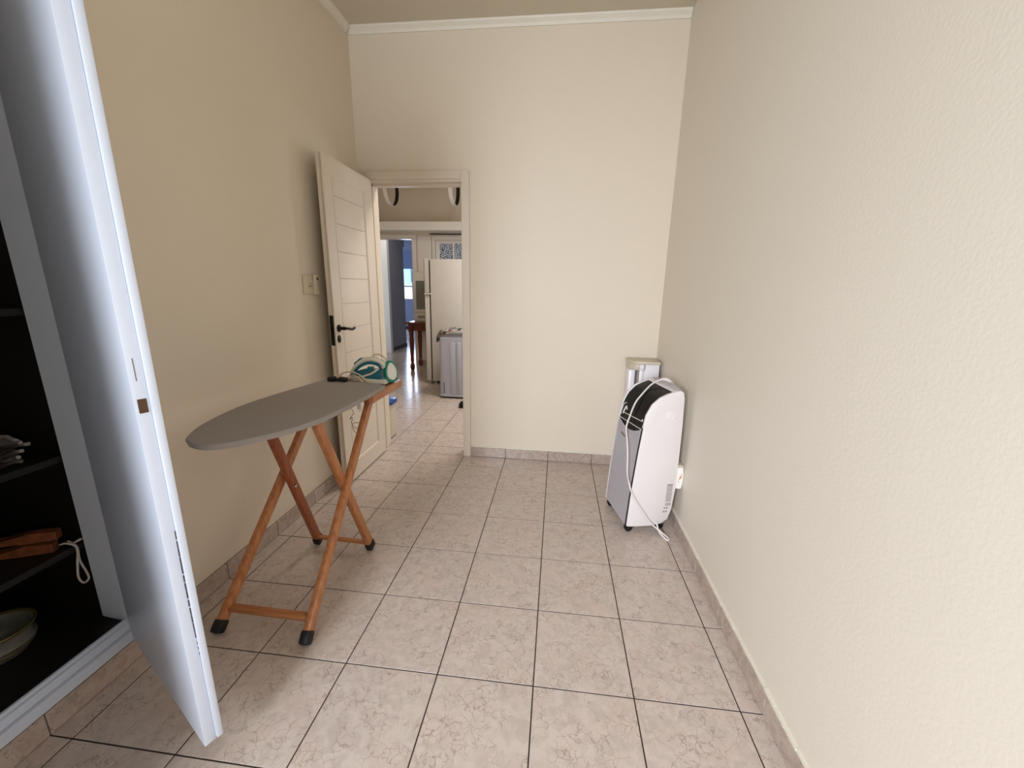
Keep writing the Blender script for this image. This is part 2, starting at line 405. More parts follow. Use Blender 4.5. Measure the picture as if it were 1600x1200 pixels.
st = mb.build('sticker', PLAS2, leaf); st['label'] = 'small pale round sticker low on the door'

# ------------------------------------------------------------------ built-in cupboard on the left
CPY = -0.076
cup = thing('cupboard', 'white painted built-in cupboard with dark interior and one open door, at left', 'cupboard', (XL, CPY, 0))
inv = lambda mb: mb.move((-XL, -CPY, 0))
D = -2.02
mb = MB()
mb.box(XL-0.006, XL+0.006, -1.02, CPY+0.012, 0.128, 0.156, 0.0015); mb.box(XL-0.006, XL+0.020, -1.02, CPY-0.002, 0.090, 0.127, 0.003)
mb.box(XL-0.014, XL-0.004, -1.02, CPY, 0.122, 0.166, 0.0015)
inv(mb).build('sill', CUPW, cup)
mb = MB()
mb.prism([(XL, CPY), (XL-0.115, CPY+0.011), (XL-0.115, CPY+0.030), (XL, CPY+0.016)], 0.156, 2.198, 'z')
inv(mb).build('side_frame', CUPW, cup)
mb = MB().box(XL-0.11, XL, -1.02, -0.99, 0.156, 2.198); inv(mb).build('side_frame', CUPW, cup)
mb = MB().box(XL-0.02, XL+0.004, -0.99, CPY, 2.15, 2.198); inv(mb).build('head_frame', CUPW, cup)
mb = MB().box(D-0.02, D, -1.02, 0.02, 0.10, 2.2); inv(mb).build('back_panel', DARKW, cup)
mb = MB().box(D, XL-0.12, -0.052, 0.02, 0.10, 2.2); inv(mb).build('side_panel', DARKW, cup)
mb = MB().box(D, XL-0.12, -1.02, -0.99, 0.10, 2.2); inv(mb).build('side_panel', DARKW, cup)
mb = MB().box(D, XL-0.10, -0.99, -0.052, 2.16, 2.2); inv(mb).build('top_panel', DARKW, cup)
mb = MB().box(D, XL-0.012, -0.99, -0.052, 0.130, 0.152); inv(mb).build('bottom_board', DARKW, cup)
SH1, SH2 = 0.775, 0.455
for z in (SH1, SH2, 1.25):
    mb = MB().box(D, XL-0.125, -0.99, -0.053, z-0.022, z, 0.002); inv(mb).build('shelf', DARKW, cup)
# its open door, hinged at the far side of the opening
P1 = Vector((-0.879, -0.371)); Hh = Vector((XL+0.006, CPY-0.004)); dv = (P1-Hh); Ld = dv.length
ang = math.atan2(dv.y, dv.x)
door = bpy.data.objects.new('cupboard_door', None); COL.objects.link(door); door.parent = cup
door.location = (Hh.x-XL, Hh.y-CPY, 0); door.rotation_euler = (0, 0, ang)
# local: x along the door, +y = outer face side
ZB, ZT = 0.098, 2.16
MB().box(0, Ld, 0, 0.027, ZB, ZT, 0.0018).build('door_panel', CUPW, door, True)
o = MB().box(-0.004, Ld+0.009, 0.027, 0.043, ZB+0.008, ZT, 0.003).build('door_facing', CUPW, door, True)
mb = MB(); mb.box(Ld-0.001, Ld+0.0015, 0.006, 0.022, 1.052, 1.084, 0.0008, 1)
o = mb.build('latch_plate', BRONZ, door); o['label'] = 'small metal latch plate on the door edge'
mb = MB(); 
for (z, l) in ((1.125, 0.05),):
    mb.box(Ld-0.0005, Ld+0.0006, 0.011, 0.0122, z, z+l)
for k in range(13):
    z = 0.44+k*0.024; w = 0.0012*math.sin((k+1)/14*PI)+0.0005
    mb.box(Ld-0.0005, Ld+0.0008, 0.0255-w, 0.027, z, z+0.019+random.uniform(0, 0.005))
for z in (0.385, 0.403, 0.419): mb.box(Ld-0.0005, Ld+0.0008, 0.0258, 0.027, z, z+0.007)
o = mb.build('paint_crack', DGREY, door); o['kind'] = 'stuff'
shade_door = bpy.data.objects.new('cupboard_door', None); COL.objects.link(shade_door); shade_door.parent = cup  # unseen second door, added and sized to keep window light off the cupboard
shade_door.location = (0.006, -1.005-CPY, 0); shade_door.rotation_euler = (0, 0, math.radians(-6))
MB().box(0, 0.45, -0.027, 0, ZB, ZT, 0.0018).build('door_panel', CUPW, shade_door, True)
MB().box(-0.004, 0.459, -0.043, -0.027, ZB+0.008, ZT, 0.003).build('door_facing', CUPW, shade_door, True)
for z in (0.45, 1.70):
    MB().tube([(-0.006, 0.046, z), (-0.006, 0.046, z+0.08)], 0.006, 8).build('hinge', CUPW, door)

# things kept in the cupboard
CLOTH = mat('shaded_white_cloth', (150, 140, 136), 0.9)  # white cloth greyed, cupboard shade put into its colour
mb = MB()
rnd = random.Random(3)
for L in range(6):
    z = SH1+0.012+L*0.013; y1 = -0.100-0.012*abs(L-3)-rnd.uniform(0, 0.02)
    def fn(u, v, z=z, y1=y1, L=L):
        x = -1.90+u*0.30; y = y1-0.30*(1-v)
        return (x+0.01*math.sin(9*v+L), y+0.008*math.sin(u*14+L*2), z+0.005*math.sin(u*11+L*1.3)*math.cos(v*9+L)+0.004*math.sin(u*31+v*17))
    mb.grid(fn, 16, 14, 0.007)
    # rolled fold at the edge
    mb.tube([(-1.90+0.30*k/10+0.008*math.sin(k), y1+0.008*math.sin(k*1.4+L*2), z+0.002+0.004*math.sin(k*1.1+L)) for k in range(11)], 0.006, 6)
tag(mb.build('folded_cloth', CLOTH, None, True), 'crumpled white cloth folded on the upper dark cupboard shelf', 'cloth')
HW = wood('shaded_hanger_wood', (104, 56, 32), (130, 74, 44), 0.4, 25, 1)  # wood darkened so its colour carries the shade on the shelf
def clamp_bar(z, yend, lab, x0=-1.60):
    # wooden bar: thick block end tapering to a thin neck
    mb = MB(); w = 0.030
    sil = [(0, 0), (0, 0.030), (-0.070, 0.034), (-0.125, 0.020), (-0.30, 0.011), (-0.30, 0.001), (-0.12, 0.002), (-0.07, 0.0)]
    mb.prism(sil, -w/2, w/2, 'x', 0.0015)
    mb.rot(Matrix.Rotation(math.radians(-64), 3, 'Z')).move((x0, yend, z))
    return tag(mb.build('wooden_clothes_hanger', HW), lab, 'hanger', 'wooden hangers on the middle cupboard shelf')
clamp_bar(SH2+0.002, -0.112, 'lower of two stacked orange wooden hangers on the cupboard shelf')
clamp_bar(SH2+0.038, -0.096, 'upper of two stacked orange wooden hangers on the cupboard shelf')
pts = spline([(-1.615, -0.095, SH2+0.006), (-1.59, -0.090, SH2+0.012), (-1.560, -0.086, SH2-0.004), (-1.556, -0.098, SH2-0.06), (-1.556, -0.104, SH2-0.105), (-1.556, -0.094, SH2-0.135), (-1.556, -0.078, SH2-0.130), (-1.556, -0.080, SH2-0.10), (-1.558, -0.088, SH2-0.05), (-1.562, -0.084, SH2-0.002), (-1.60, -0.078, SH2+0.012)])
mb = MB().tube(pts, 0.0032, 8); mb.tube([(-1.575, -0.078, SH2+0.010), (-1.56, -0.068, SH2+0.018)], [0.003, 0.0045], 8)
tag(mb.build('cord_loop', mat('cotton_cord', (190, 178, 168), 0.9), None, True), 'white cotton cord loop hanging over the middle shelf edge', 'cord')
BOWL = mat('speckled_shaded_glaze', (120, 115, 102), 0.35, mottle=(30, 0.25))  # white glaze toned down to stand in for shade inside the cupboard
GOLD = mat('gold_rim', (120, 100, 50), 0.35, metal=0.5)
bw = thing('bowl', 'white glazed flared bowl with gold rim on the cupboard floor', 'bowl', (-1.700, -0.245, 0.153))
MB().lathe([(0.045, 0), (0.055, 0.006), (0.072, 0.030), (0.084, 0.052), (0.078, 0.078), (0.085, 0.098), (0.081, 0.098), (0.074, 0.076), (0.078, 0.052), (0.066, 0.03), (0.04, 0.012)], n=36).build('vessel', BOWL, bw, True)
MB().lathe([(0.0855, 0.094), (0.0905, 0.101), (0.088, 0.104), (0.082, 0.101), (0.0825, 0.094)], n=36, cap=False).build('rim', GOLD, bw, True)
MB().lathe([(0.0735, 0.030), (0.076, 0.034), (0.0755, 0.037), (0.072, 0.034)], n=36, cap=False).build('gold_band', GOLD, bw, True)

# ------------------------------------------------------------------ ironing board
BZ = 0.832
ib = thing('ironing_board', 'grey covered wooden ironing board standing open beside the left wall', 'ironing board', (-1.05, 0.42, 0))
off = Vector((-1.05, 0.42, 0)); ibm = lambda mb: mb.move(-off)
near = [(-1.150, -0.010), (-1.105, -0.026), (-1.055, -0.024), (-1.005, 0.008), (-0.968, 0.052), (-0.915, 0.13), (-0.868, 0.262), (-0.852, 0.40), (-0.845, 0.60), (-0.845, 0.83)]
far_ = [(-1.187, 0.018), (-1.225, 0.085), (-1.258, 0.18), (-1.282, 0.31), (-1.289, 0.44), (-1.272, 0.60), (-1.248, 0.75), (-1.228, 0.875)]
tail = [(-1.20, 0.897), (-1.065, 0.895), (-0.90, 0.868)]
outline = [tuple(p[:2]) for p in spline([(x, y, 0) for x, y in (near+tail[::-1][:0])], 3)]
outline += tail[::-1] + [tuple(p[:2]) for p in spline([(x, y, 0) for x, y in far_[::-1]], 3)]
mb = MB()
cx, cy = -1.06, 0.42
def ring(k, z): return [mb.bm.verts.new((cx+(x-cx)*(1-k*0.02), cy+(y-cy)*(1-k*0.008), z)) for x, y in outline]
rs = [ring(2.2, BZ-0.022), ring(0.5, BZ-0.020), ring(-0.1, BZ-0.013), ring(0.2, BZ-0.006), ring(1.0, BZ-0.001), ring(2.6, BZ)]
for A, B in zip(rs, rs[1:]):
    for k in range(len(A)): mb.bm.faces.new((A[k], A[(k+1) % len(A)], B[(k+1) % len(A)], B[k]))
mb.bm.faces.new(rs[0][::-1]); mb.bm.faces.new(rs[-1])
ibm(mb).build('cover', GREYC, ib, True)
ZT2 = BZ-0.026
def leg(foot, top, m, hw=0.028, dd=0.041):
    mb = MB(); f = Vector((foot[0], foot[1], 0.022)); t = Vector(top)
    mb.bar(f, t, hw, dd, (1, 0, 0), 0.006); l = ibm(mb).build('leg', m, ib, True)
    d = (t-f).normalized(); mb = MB()
    mb.bar(f-d*0.014, f+d*0.036, hw+0.010, dd+0.007, (1, 0, 0), 0.010)
    ibm(mb).build('foot_cap', BLACK, l, True)
    return l
A1 = leg((-1.232, 0.055), (-1.190, 0.80, ZT2), PINE); A2 = leg((-0.866, 0.050), (-0.905, 0.80, ZT2), PINE)
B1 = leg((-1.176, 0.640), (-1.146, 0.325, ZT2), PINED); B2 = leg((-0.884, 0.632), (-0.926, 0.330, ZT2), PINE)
mb = MB().bar((-1.222, 0.110, 0.075), (-0.872, 0.105, 0.075), 0.020, 0.032, (0, 0, 1), 0.005); ibm(mb).build('cross_bar', PINEX, ib, True)
mb = MB().bar((-1.168, 0.622, 0.055), (-0.888, 0.612, 0.055), 0.014, 0.026, (0, 0, 1), 0.004); ibm(mb).build('cross_bar', PINEX, ib, True)
for xx, yy, zz in ((-1.156, 0.468, 0.425),):
    mb = MB().lathe([(0.009, 0), (0.009, 0.004), (0.005, 0.008)], n=12); mb.rot(Matrix.Rotation(PI/2, 3, 'Y')).move((xx+0.012, yy, zz)); ibm(mb).build('bolt', STEEL, ib, True)
for x, y0 in ((-0.868, 0.700), (-1.225, 0.70)):
    mb = MB().box(x-0.014, x+0.016, y0, 1.075, BZ-0.062, BZ-0.023, 0.005)
    ibm(mb).build('side_rail', PINEY, ib, True)
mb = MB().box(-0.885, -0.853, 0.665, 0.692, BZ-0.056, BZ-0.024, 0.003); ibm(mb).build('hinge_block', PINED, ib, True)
for y in (0.935, 0.985, 1.035):
    mb = MB().box(-1.212, -0.881, y, y+0.03, BZ-0.046, BZ-0.0285, 0.003); ibm(mb).build('iron_rest_slat', PINEX, ib, True)
for y in (0.36, 0.78):
    mb = MB().box(-1.20, -0.89, y-0.02, y+0.02, BZ-0.038, BZ-0.023, 0.003); ibm(mb).build('underside_batten', PINE, ib, True)

# steam iron lying flat on the rest, heel to the right
IR = thing('steam_iron', 'white and teal steam iron lying on the tail rest of the ironing board', 'iron', (-0.885, 0.985, BZ-0.028), math.radians(-6))
# local: -x toward the nose, z up
def teardrop(L, w, n=10):
    pts = []
    for k in range(n+1):
        u = k/n; pts.append((-L*u, w*math.sqrt(max(0, 1-u**2.2))*(0.88+0.12*math.cos(u*3))))
    return pts + [(x, -y) for x, y in pts[::-1][1:]]
MB().prism(teardrop(0.275, 0.056), 0.0, 0.008, 'z', 0.001).build('soleplate', STEEL, IR, True)
def loft(sections, m, name, parent):
    mb = MB(); R_ = []
    for (L, w, x0, z) in sections: R_.append([mb.bm.verts.new((x+x0, y, z)) for x, y in teardrop(L, w)])
    for A, B in zip(R_, R_[1:]):
        for k in range(len(A)): mb.bm.faces.new((A[k], A[(k+1) % len(A)], B[(k+1) % len(A)], B[k]))
    mb.bm.faces.new(R_[0][::-1]); mb.bm.faces.new(R_[-1]); return mb.build(name, m, parent, True)
loft([(0.268, 0.054, 0, 0.008), (0.268, 0.056, 0, 0.022), (0.255, 0.052, -0.004, 0.030)], IRONW, 'base_shell', IR)
loft([(0.21, 0.047, -0.035, 0.030), (0.195, 0.045, -0.037, 0.046), (0.15, 0.038, -0.040, 0.064), (0.10, 0.026, -0.045, 0.078)], TEAL, 'water_tank', IR)
hp = spline([(-0.245, 0, 0.026), (-0.225, 0, 0.062), (-0.180, 0, 0.108), (-0.120, 0, 0.132), (-0.060, 0, 0.126), (-0.022, 0, 0.096), (-0.006, 0, 0.045), (-0.010, 0, 0.012)], 5)
MB().tube(hp, [0.010+0.012*math.sin(PI*min(1, i/len(hp)*1.1)) for i in range(len(hp))], 12, 0.72).build('handle', IRONW, IR, True)
hp2 = spline([(-0.205, -0.012, 0.062), (-0.170, -0.012, 0.092), (-0.118, -0.012, 0.112), (-0.066, -0.012, 0.106), (-0.046, -0.012, 0.084), (-0.062, -0.012, 0.062), (-0.110, -0.012, 0.046), (-0.175, -0.012, 0.040), (-0.232, -0.012, 0.036)], 5)
MB().tube(hp2, 0.0085, 8).build('handle_inlay', TEAL, IR, True)
hp3 = spline([(-0.235, -0.034, 0.028), (-0.16, -0.044, 0.036), (-0.09, -0.043, 0.058), (-0.045, -0.036, 0.088)], 5)
MB().tube(hp3, 0.0055, 8).build('side_rib', IRONW, IR, True)
MB().box(-0.215, -0.155, -0.014, 0.014, 0.105, 0.124, 0.005).rot(Matrix.Rotation(math.radians(-38), 3, 'Y'), (-0.185, 0, 0.115)).build('spray_nozzle', TEAL, IR, True)
MB().lathe([(0.018, 0), (0.018, 0.010), (0.015, 0.014)], (-0.115, 0, 0.076), 16).build('steam_dial', TEAL, IR, True)
def heel(sc, x0, x1, m, name):
    pts = [(0.036*sc*math.cos(a)*(1.0-0.25*math.sin(a)), 0.066+0.062*sc*math.sin(a)) for a in [2*PI*k/24 for k in range(24)]]
    mb = MB().prism(pts, x0, x1, 'x', 0.003)
    mb.rot(Matrix.Rotation(math.radians(-12), 3, 'Y'), (0, 0, 0.05)).rot(Matrix.Rotation(math.radians(-32), 3, 'Z'), (0, 0, 0)).move((0.010, 0, 0.004))
    return mb.build(name, m, IR, True)
heel(1.0, -0.02, 0.008, GREEN, 'heel_trim'); heel(0.78, 0.004, 0.012, IRONW, 'heel_plate')
hp = spline([(-0.105, 0.0, 0.140), (-0.09, 0.004, 0.156), (-0.06, 0.010, 0.158), (-0.028, 0.014, 0.135), (-0.010, 0.02, 0.10)], 5)
MB().tube(hp, 0.005, 8).build('cord_guard', CREAM, IR, True)
cp = spline([(-0.10, -0.05, 0.010), (-0.145, -0.060, 0.050), (-0.20, -0.062, 0.066), (-0.262, -0.055, 0.050), (-0.285, -0.04, 0.012), (-0.25, -0.02, 0.008), (-0.20, -0.05, 0.045), (-0.15, -0.075, 0.040), (-0.115, -0.085, 0.008), (-0.17, -0.09, 0.006), (-0.25, -0.07, 0.010), (-0.30, 0.04, 0.0), (-0.31, 0.10, -0.05), (-0.267, 0.10, -0.160)], 6)
MB().tube(cp, 0.0042, 8).build('power_cord', CREAM, IR, True)
mb = MB().box(-0.281, -0.253, 0.088, 0.112, -0.202, -0.160, 0.006)
for dx in (-0.007, 0.007): mb.tube([(-0.267+dx, 0.10, -0.202), (-0.267+dx, 0.10, -0.222)], 0.0026, 8)
mb.build('plug', IRONW, IR, True)
# black clip on the tail edge of the cover
cl = thing('clip', 'small black plastic clip lying on the back edge of the grey ironing board', 'clip', (-1.125, 0.868, BZ+0.001))
for sx in (-1, 1):
    MB().box(sx*0.032-0.022, sx*0.032+0.022, -0.014, 0.014, 0.0, 0.024, 0.006).rot(Matrix.Rotation(math.radians(sx*5), 3, 'Y'), (sx*0.032, 0, 0.012)).build('jaw', BLACK, cl, True)
MB().box(-0.014, 0.014, -0.010, 0.010, 0.003, 0.017, 0.003).build('hinge', BLACK, cl, True)
MB().lathe([(0.004, 0), (0.004, 0.002)], (0, 0, 0.0165), 10).build('rivet', STEEL, cl, True)
# thin tangled string hanging from the rest
pts = [(-1.205, 1.085, BZ-0.045), (-1.203, 1.085, 0.74), (-1.183, 1.085, 0.70), (-1.185, 1.085, 0.665), (-1.200, 1.085, 0.64), (-1.173, 1.085, 0.600), (-1.167, 1.085, 0.585)]
pts2 = [(-1.167, 1.085, 0.585), (-1.195, 1.085, 0.545), (-1.177, 1.085, 0.555), (-1.185, 1.085, 0.52), (-1.170, 1.085, 0.495), (-1.135, 1.085, 0.488), (-1.120, 1.085, 0.51), (-1.145, 1.085, 0.525), (-1.180, 1.085, 0.515), (-1.175, 1.085, 0.47), (-1.145, 1.085, 0.455), (-1.105, 1.085, 0.465), (-1.115, 1.085, 0.50)]
mb = MB().tube(spline(pts, 5)+spline(pts2, 5)[1:], 0.0020, 6)
tag(mb.build('string', mat('grey_string', (150, 138, 126), 0.8), None, True), 'thin grey tangled string hanging below the ironing board tail', 'string')

# ------------------------------------------------------------------ switch plate and remote on the left wall
sp = thing('switch_plate', 'cream blank switch plate on the left wall beside the open door', 'switch', (XL, 1.170, 1.333))
MB().box(0, 0.010, -0.043, 0.043, -0.055, 0.055, 0.003).build('plate', CREAM, sp, True)
for dy in (0.006, 0.022): MB().box(0.009, 0.0135, dy, dy+0.010, -0.004, 0.010, 0.001).build('switch', BEIGE, sp)
MB().box(0.0095, 0.0105, -0.002, 0.036, -0.012, -0.009).build('seam', DGREY, sp)
rc = thing('remote_control', 'cream remote control leaning in its holder beside the switch plate', 'remote', (XL+0.002, 1.242, 1.333))
mb = MB().box(0.0, 0.020, -0.026, 0.026, -0.060, 0.058, 0.006); mb.rot(Matrix.Rotation(math.radians(-4), 3, 'X')); mb.build('case', CREAM, rc, True)
for z in (0.034, 0.014, -0.006, -0.028):
    mb = MB().lathe([(0.009, 0), (0.008, 0.003)], n=12); mb.rot(Matrix.Rotation(PI/2, 3, 'Y')).move((0.0195, 0.002, z)); mb.build('button', BEIGE if z != 0.034 else DGREY, rc, True)

# ------------------------------------------------------------------ portable air conditioner
AC = thing('air_conditioner', 'white portable air conditioner with gloss black top on castors by the right wall', 'air conditioner', (0.456, 0.957, 0), math.atan2(0.22969, 0.97326))
fp = [(0, .05), (.013, .274), (.03, .48), (.045, .625), (.059, .695), (.088, .754), (.126, .790), (.17, .810), (.214, .824), (.238, .829)]
bp = [(.256, .818), (.264, .785), (.268, .64), (.270, .50), (.272, .28), (.264, .14), (.245, .08), (.215, .054), (.16, .045), (.08, .044), (.02, .044)]
AW = 0.328
def sfront(z):
    for (a, b), (c, d) in zip(fp, fp[1:]):
        if b <= z <= d: return a+(c-a)*(z-b)/(d-b)
    return fp[0][0] if z < .05 else fp[-1][0]
full = fp+bp
MB().prism([(x+0.004 if i < 4 else x, z) for i, (x, z) in enumerate(full)], 0.0, 0.016, 'y', 0.004).build('side_panel', PLAS, AC, True)
MB().prism(full, AW-0.016, AW, 'y', 0.004).build('side_panel', PLAS, AC, True)
inner = [(x+0.014, z-0.004 if z > .7 else z) for x, z in fp[:8]] + [(.205, .815), (.207, .824), (.238, .828)] + [(x-0.002, z) for x, z in bp]
MB().prism(inner, 0.015, AW-0.015, 'y').build('body', PLAS, AC, True)
# black strip in the seam beside the front panel
sm = MB()
for (a, b), (c, d) in zip(fp[:4], fp[1:4]): sm.prism([(a+0.001, b), (c+0.001, d), (c+0.02, d), (a+0.02, b)], 0.001, 0.012, 'y')
sm.build('seam', BLACK, AC)
def ztop(t):
    u = (t-0.01)/(AW-0.026); return 0.617-0.020*u-0.155*u*(1-u)*(1-0.0*u)
def fpn(u, v):
    t = 0.012+u*(AW-0.028); z = 0.052+v*(ztop(t)-0.052); return (sfront(z)+0.0005, t, z)
MB().grid(fpn, 20, 24, 0.010).build('front_panel', PLAS2, AC, True)
# gloss black cover following the profile
path = [(sfront(z)+0.006, z) for z in (0.53, 0.56, 0.59, 0.62, 0.65, 0.68, 0.71)] + [(.092, .746), (.129, .784), (.172, .805), (.214, .8195), (.226, .8225)]
def cov(u, v):
    k = v*(len(path)-1); i = min(int(k), len(path)-2); f = k-i
    x = path[i][0]*(1-f)+path[i+1][0]*f; z = path[i][1]*(1-f)+path[i+1][1]*f
    return (x, 0.013+u*(AW-0.027), z)
MB().grid(cov, 6, 40, 0.006).build('top_cover', GLOSSB, AC, True)
def hood(u, v):
    t = 0.002+u*(AW-0.004); a = PI*v; k = math.sin(PI*u)**0.6
    return (0.243-0.021*math.cos(a), t, 0.812+0.014*math.sin(a)+0.022*k*math.sin(a))
MB().grid(hood, 24, 10, 0.004).build('hood', PLAS, AC, True)
# air outlet: light ledges
z1 = 0.612
MB().bar((sfront(z1)+0.001, 0.014, 0.616), (sfront(z1)+0.001, AW-0.016, 0.594), 0.006, 0.0035, (1, 0, 0), 0.001).build('outlet_ledge', PLAS, AC)
MB().bar((sfront(.66)+0.002, 0.030, 0.655), (sfront(.64)+0.003, AW-0.055, 0.632), 0.006, 0.0035, (1, 0, 0), 0.001).build('outlet_flap', PLAS, AC)
MB().bar((sfront(.66)+0.002, 0.030, 0.655), (sfront(.66)+0.001, 0.028, 0.668), 0.005, 0.005, (1, 0, 0), 0.001).build('flap_hook', PLAS, AC)
MB().tube(spline([(sfront(.64)+0.002, AW-0.022, 0.610), (sfront(.66)+0.002, AW-0.022, 0.64), (sfront(.69)+0.002, AW-0.030, 0.675), (sfront(.70)+0.002, AW-0.055, 0.69)]), 0.0022, 6).build('outlet_trim', PLAS, AC, True)
MB().tube(spline([(sfront(.64)+0.002, AW-0.052, 0.625), (sfront(.66)+0.002, AW-0.058, 0.65), (sfront(.69)+0.002, AW-0.070, 0.672), (sfront(.68)+0.002, AW-0.085, 0.655)]), 0.0045, 6).build('flap_hook', PLAS, AC, True)
# recessed handle line on the cover, side knob, rating label
mb = MB().lathe([(0.028, 0.0), (0.0275, 0.003), (0.0250, 0.003), (0.0235, 0.0004), (0.021, 0.0006), (0.012, 0.0032), (0.0, 0.004)], n=28, cap=False)
mb.rot(Matrix.Rotation(PI/2, 3, 'X')).move((0.190, 0.0005, 0.694)); mb.build('side_knob', PLAS, AC, True)
LBL = mat('grey_print', (150, 138, 134), 0.6)
mb = MB()
rr = random.Random(5)
for i in range(20):
    z = 0.165+i*0.0064
    if i in (3,): continue
    x = 0.222
    while x < 0.252:
        w = rr.uniform(0.003, 0.010); mb.box(x, min(x+w, 0.254), -0.0006, 0.0, z, z+0.0042); x += w+0.0022
mb.box(0.222, 0.254, -0.0007, 0, 0.288, 0.296)
for x in (0.216, 0.230): 
    mb.box(x, x+0.009, -0.0006, 0, 0.146, 0.156); mb.box(x-0.003, x+0.006, -0.0006, 0, 0.124, 0.134)
o = mb.build('rating_print', LBL, AC); o['kind'] = 'stuff'
mb = MB()
for x in (0.186, 0.196): mb.lathe([(0.0022, 0), (0.0022, 0.0008)], n=8).bm
mb.rot(Matrix.Rotation(PI/2, 3, 'X')).move((0.190, 0.0, 0.066)); mb.build('cord_port', BLACK, AC)
# cold blue-green round sticker and the maker's small logo on the front
mb = MB().lathe([(0.019, 0), (0.019, 0.0008)], n=20, sx=1.0, sy=0.75); mb.rot(Matrix.Rotation(-PI/2+math.radians(4), 3, 'Y')).move((sfront(.47)-0.0012, AW-0.048, 0.468))
o = mb.build('round_sticker', mat('pale_teal_sticker', (170, 200, 206), 0.4), AC); o['label'] = 'pale teal round sticker'
fc = bpy.data.curves.new('logo', 'FONT'); fc.body = 'Midea'; fc.size = 0.026; fc.extrude = 0.0004; fc.align_x = 'CENTER'
lo = bpy.data.objects.new('logo', fc); COL.objects.link(lo); lo.parent = AC
lo.location = (sfront(.515)-0.0014, 0.212, 0.508); lo.rotation_euler = (math.radians(86), 0, -PI/2)
fc.materials.append(mat('logo_print', (120, 106, 100), 0.5))
bpy.context.view_layer.update()
me = bpy.data.meshes.new_from_object(lo.evaluated_get(bpy.context.evaluated_depsgraph_get()))
lm = bpy.data.objects.new('logo_print', me); COL.objects.link(lm); lm.parent = AC; lm.location = lo.location; lm.rotation_euler = lo.rotation_euler
bpy.data.objects.remove(lo); bpy.data.curves.remove(fc)
for (x, y) in ((0.030, 0.030), (0.030, AW-0.022), (0.22, 0.04), (0.22, AW-0.04)):
    c = MB(); c.tube([(x-0.0, y-0.010, 0.022), (x, y+0.010, 0.022)], 0.022, 16); c.box(x-0.012, x+0.012, y-0.013, y+0.013, 0.030, 0.050, 0.003)
    c.build('castor', BLACK, AC, True)
def S(t, x, z): return (x, t, z)
cord = [(0.275, 0.10, 0.78), (0.270, 0.13, 0.826), S(.155, .240, .857), S(.175, .212, .850), S(.188, .165, .820), S(.160, .100, .770), S(.148, .060, .723), S(.153, .038, .646), S(.147, .020, .580), S(.105, .014, .515), S(.071, .010, .431), S(.045, .004, .350), (-0.003, -0.007, .312), (0.012, -0.007, .268), (.050, -0.007, .200), (.094, -0.009, .136), (.145, -0.012, .066), (0.20, -0.030, 0.020), (0.222, -0.070, 0.007), (0.216, -0.087, 0.006), (0.206, -0.078, 0.006), (0.190, -0.03, 0.020), (0.186, 0.004, 0.058)]
MB().tube(spline(cord, 6), 0.0048, 8).build('power_cord', CORD, AC, True)
mb = MB().tube([(0.258, 0.11, 0.832), (0.24, 0.15, 0.853), (0.22, 0.185, 0.850)], 0.008, 8); mb.build('cord_clip', PLAS, AC, True)

# tall slim appliance standing in the corner behind
TA = thing('water_dispenser', 'tall slim white appliance with beige top and small white knob behind the air conditioner', 'appliance', (0.640, 1.775, 0))
MB().box(-0.035, 0.098, -0.085, 0.075, 0.02, 0.842, 0.006).build('body', PLAS2, TA, True)
MB().box(-0.102, -0.036, -0.062, 0.075, 0.02, 0.80, 0.012).build('front_column', PLAS2, TA, True)
MB().prism([(-0.108, -0.02), (-0.085, -0.072), (-0.055, -0.096), (0.100, -0.096), (0.100, 0.078), (-0.108, 0.078)], 0.842, 0.862, 'z', 0.004).build('lid', BEIGE, TA, True)
MB().prism([(-0.106, -0.016), (-0.084, -0.068), (-0.055, -0.092), (-0.034, -0.092), (-0.034, 0.06), (-0.106, 0.06)], 0.80, 0.842, 'z', 0.003).build('cap', BEIGE, TA, True)
MB().lathe([(0.015, 0), (0.018, 0.004), (0.018, 0.034), (0.015, 0.040)], (-0.026, -0.112, 0.805), 20).build('knob', PLAS2, TA, True)
for x in (-0.060, -0.046, -0.012): MB().box(x, x+0.004, -0.090, -0.060, 0.55, 0.798).build('slot_bar', DGREY if x < -0.05 else BEIGE, TA)
for x in (-0.08, 0.08): MB().box(x-0.012, x+0.012, -0.06, 0.06, 0.0, 0.022).build('foot', DGREY, TA)

# porcelain holder with flower print on the right wall
PH = thing('porcelain_holder', 'small white porcelain wall holder with orange flower print behind the air conditioner', 'holder', (XR, 1.075, 0.33))
POR = mat('porcelain', (240, 234, 226), 0.2)
sil = [(0, -0.065), (-0.036, -0.065), (-0.036, -0.052), (-0.040, -0.045), (-0.040, 0.050), (-0.038, 0.058), (-0.004, 0.058), (-0.004, 0.050), (0, 0.040)]
mb = MB().prism([(-0.038, -0.065), (-0.006, -0.065), (-0.006, -0.050), (-0.001, -0.035), (-0.001, 0.030), (-0.007, 0.045), (-0.003, 0.060), (-0.038, 0.060)], -0.050, 0.055, 'y', 0.002)
mb.build('vessel', POR, PH, True)
MB().box(-0.036, -0.002, -0.040, 0.05, 0.060, 0.070, 0.002).build('lid', BEIGE, PH, True)
FL = mat('orange_glaze', (206, 130, 80), 0.4); LF = mat('brown_green_glaze', (120, 96, 60), 0.4)
for (x, z, r, m) in ((-0.016, 0.004, 0.0060, FL), (-0.013, 0.014, 0.0035, FL), (-0.020, -0.006, 0.004, FL), (-0.012, 0.022, 0.0022, LF), (-0.025, -0.018, 0.0025, LF), (-0.023, -0.024, 0.0018, LF)):
    mb = MB().lathe([(r, 0), (r, 0.0008)], n=7); mb.rot(Matrix.Rotation(PI/2, 3, 'X')).move((x, -0.0500, z)); mb.build('flower_print', m, PH)

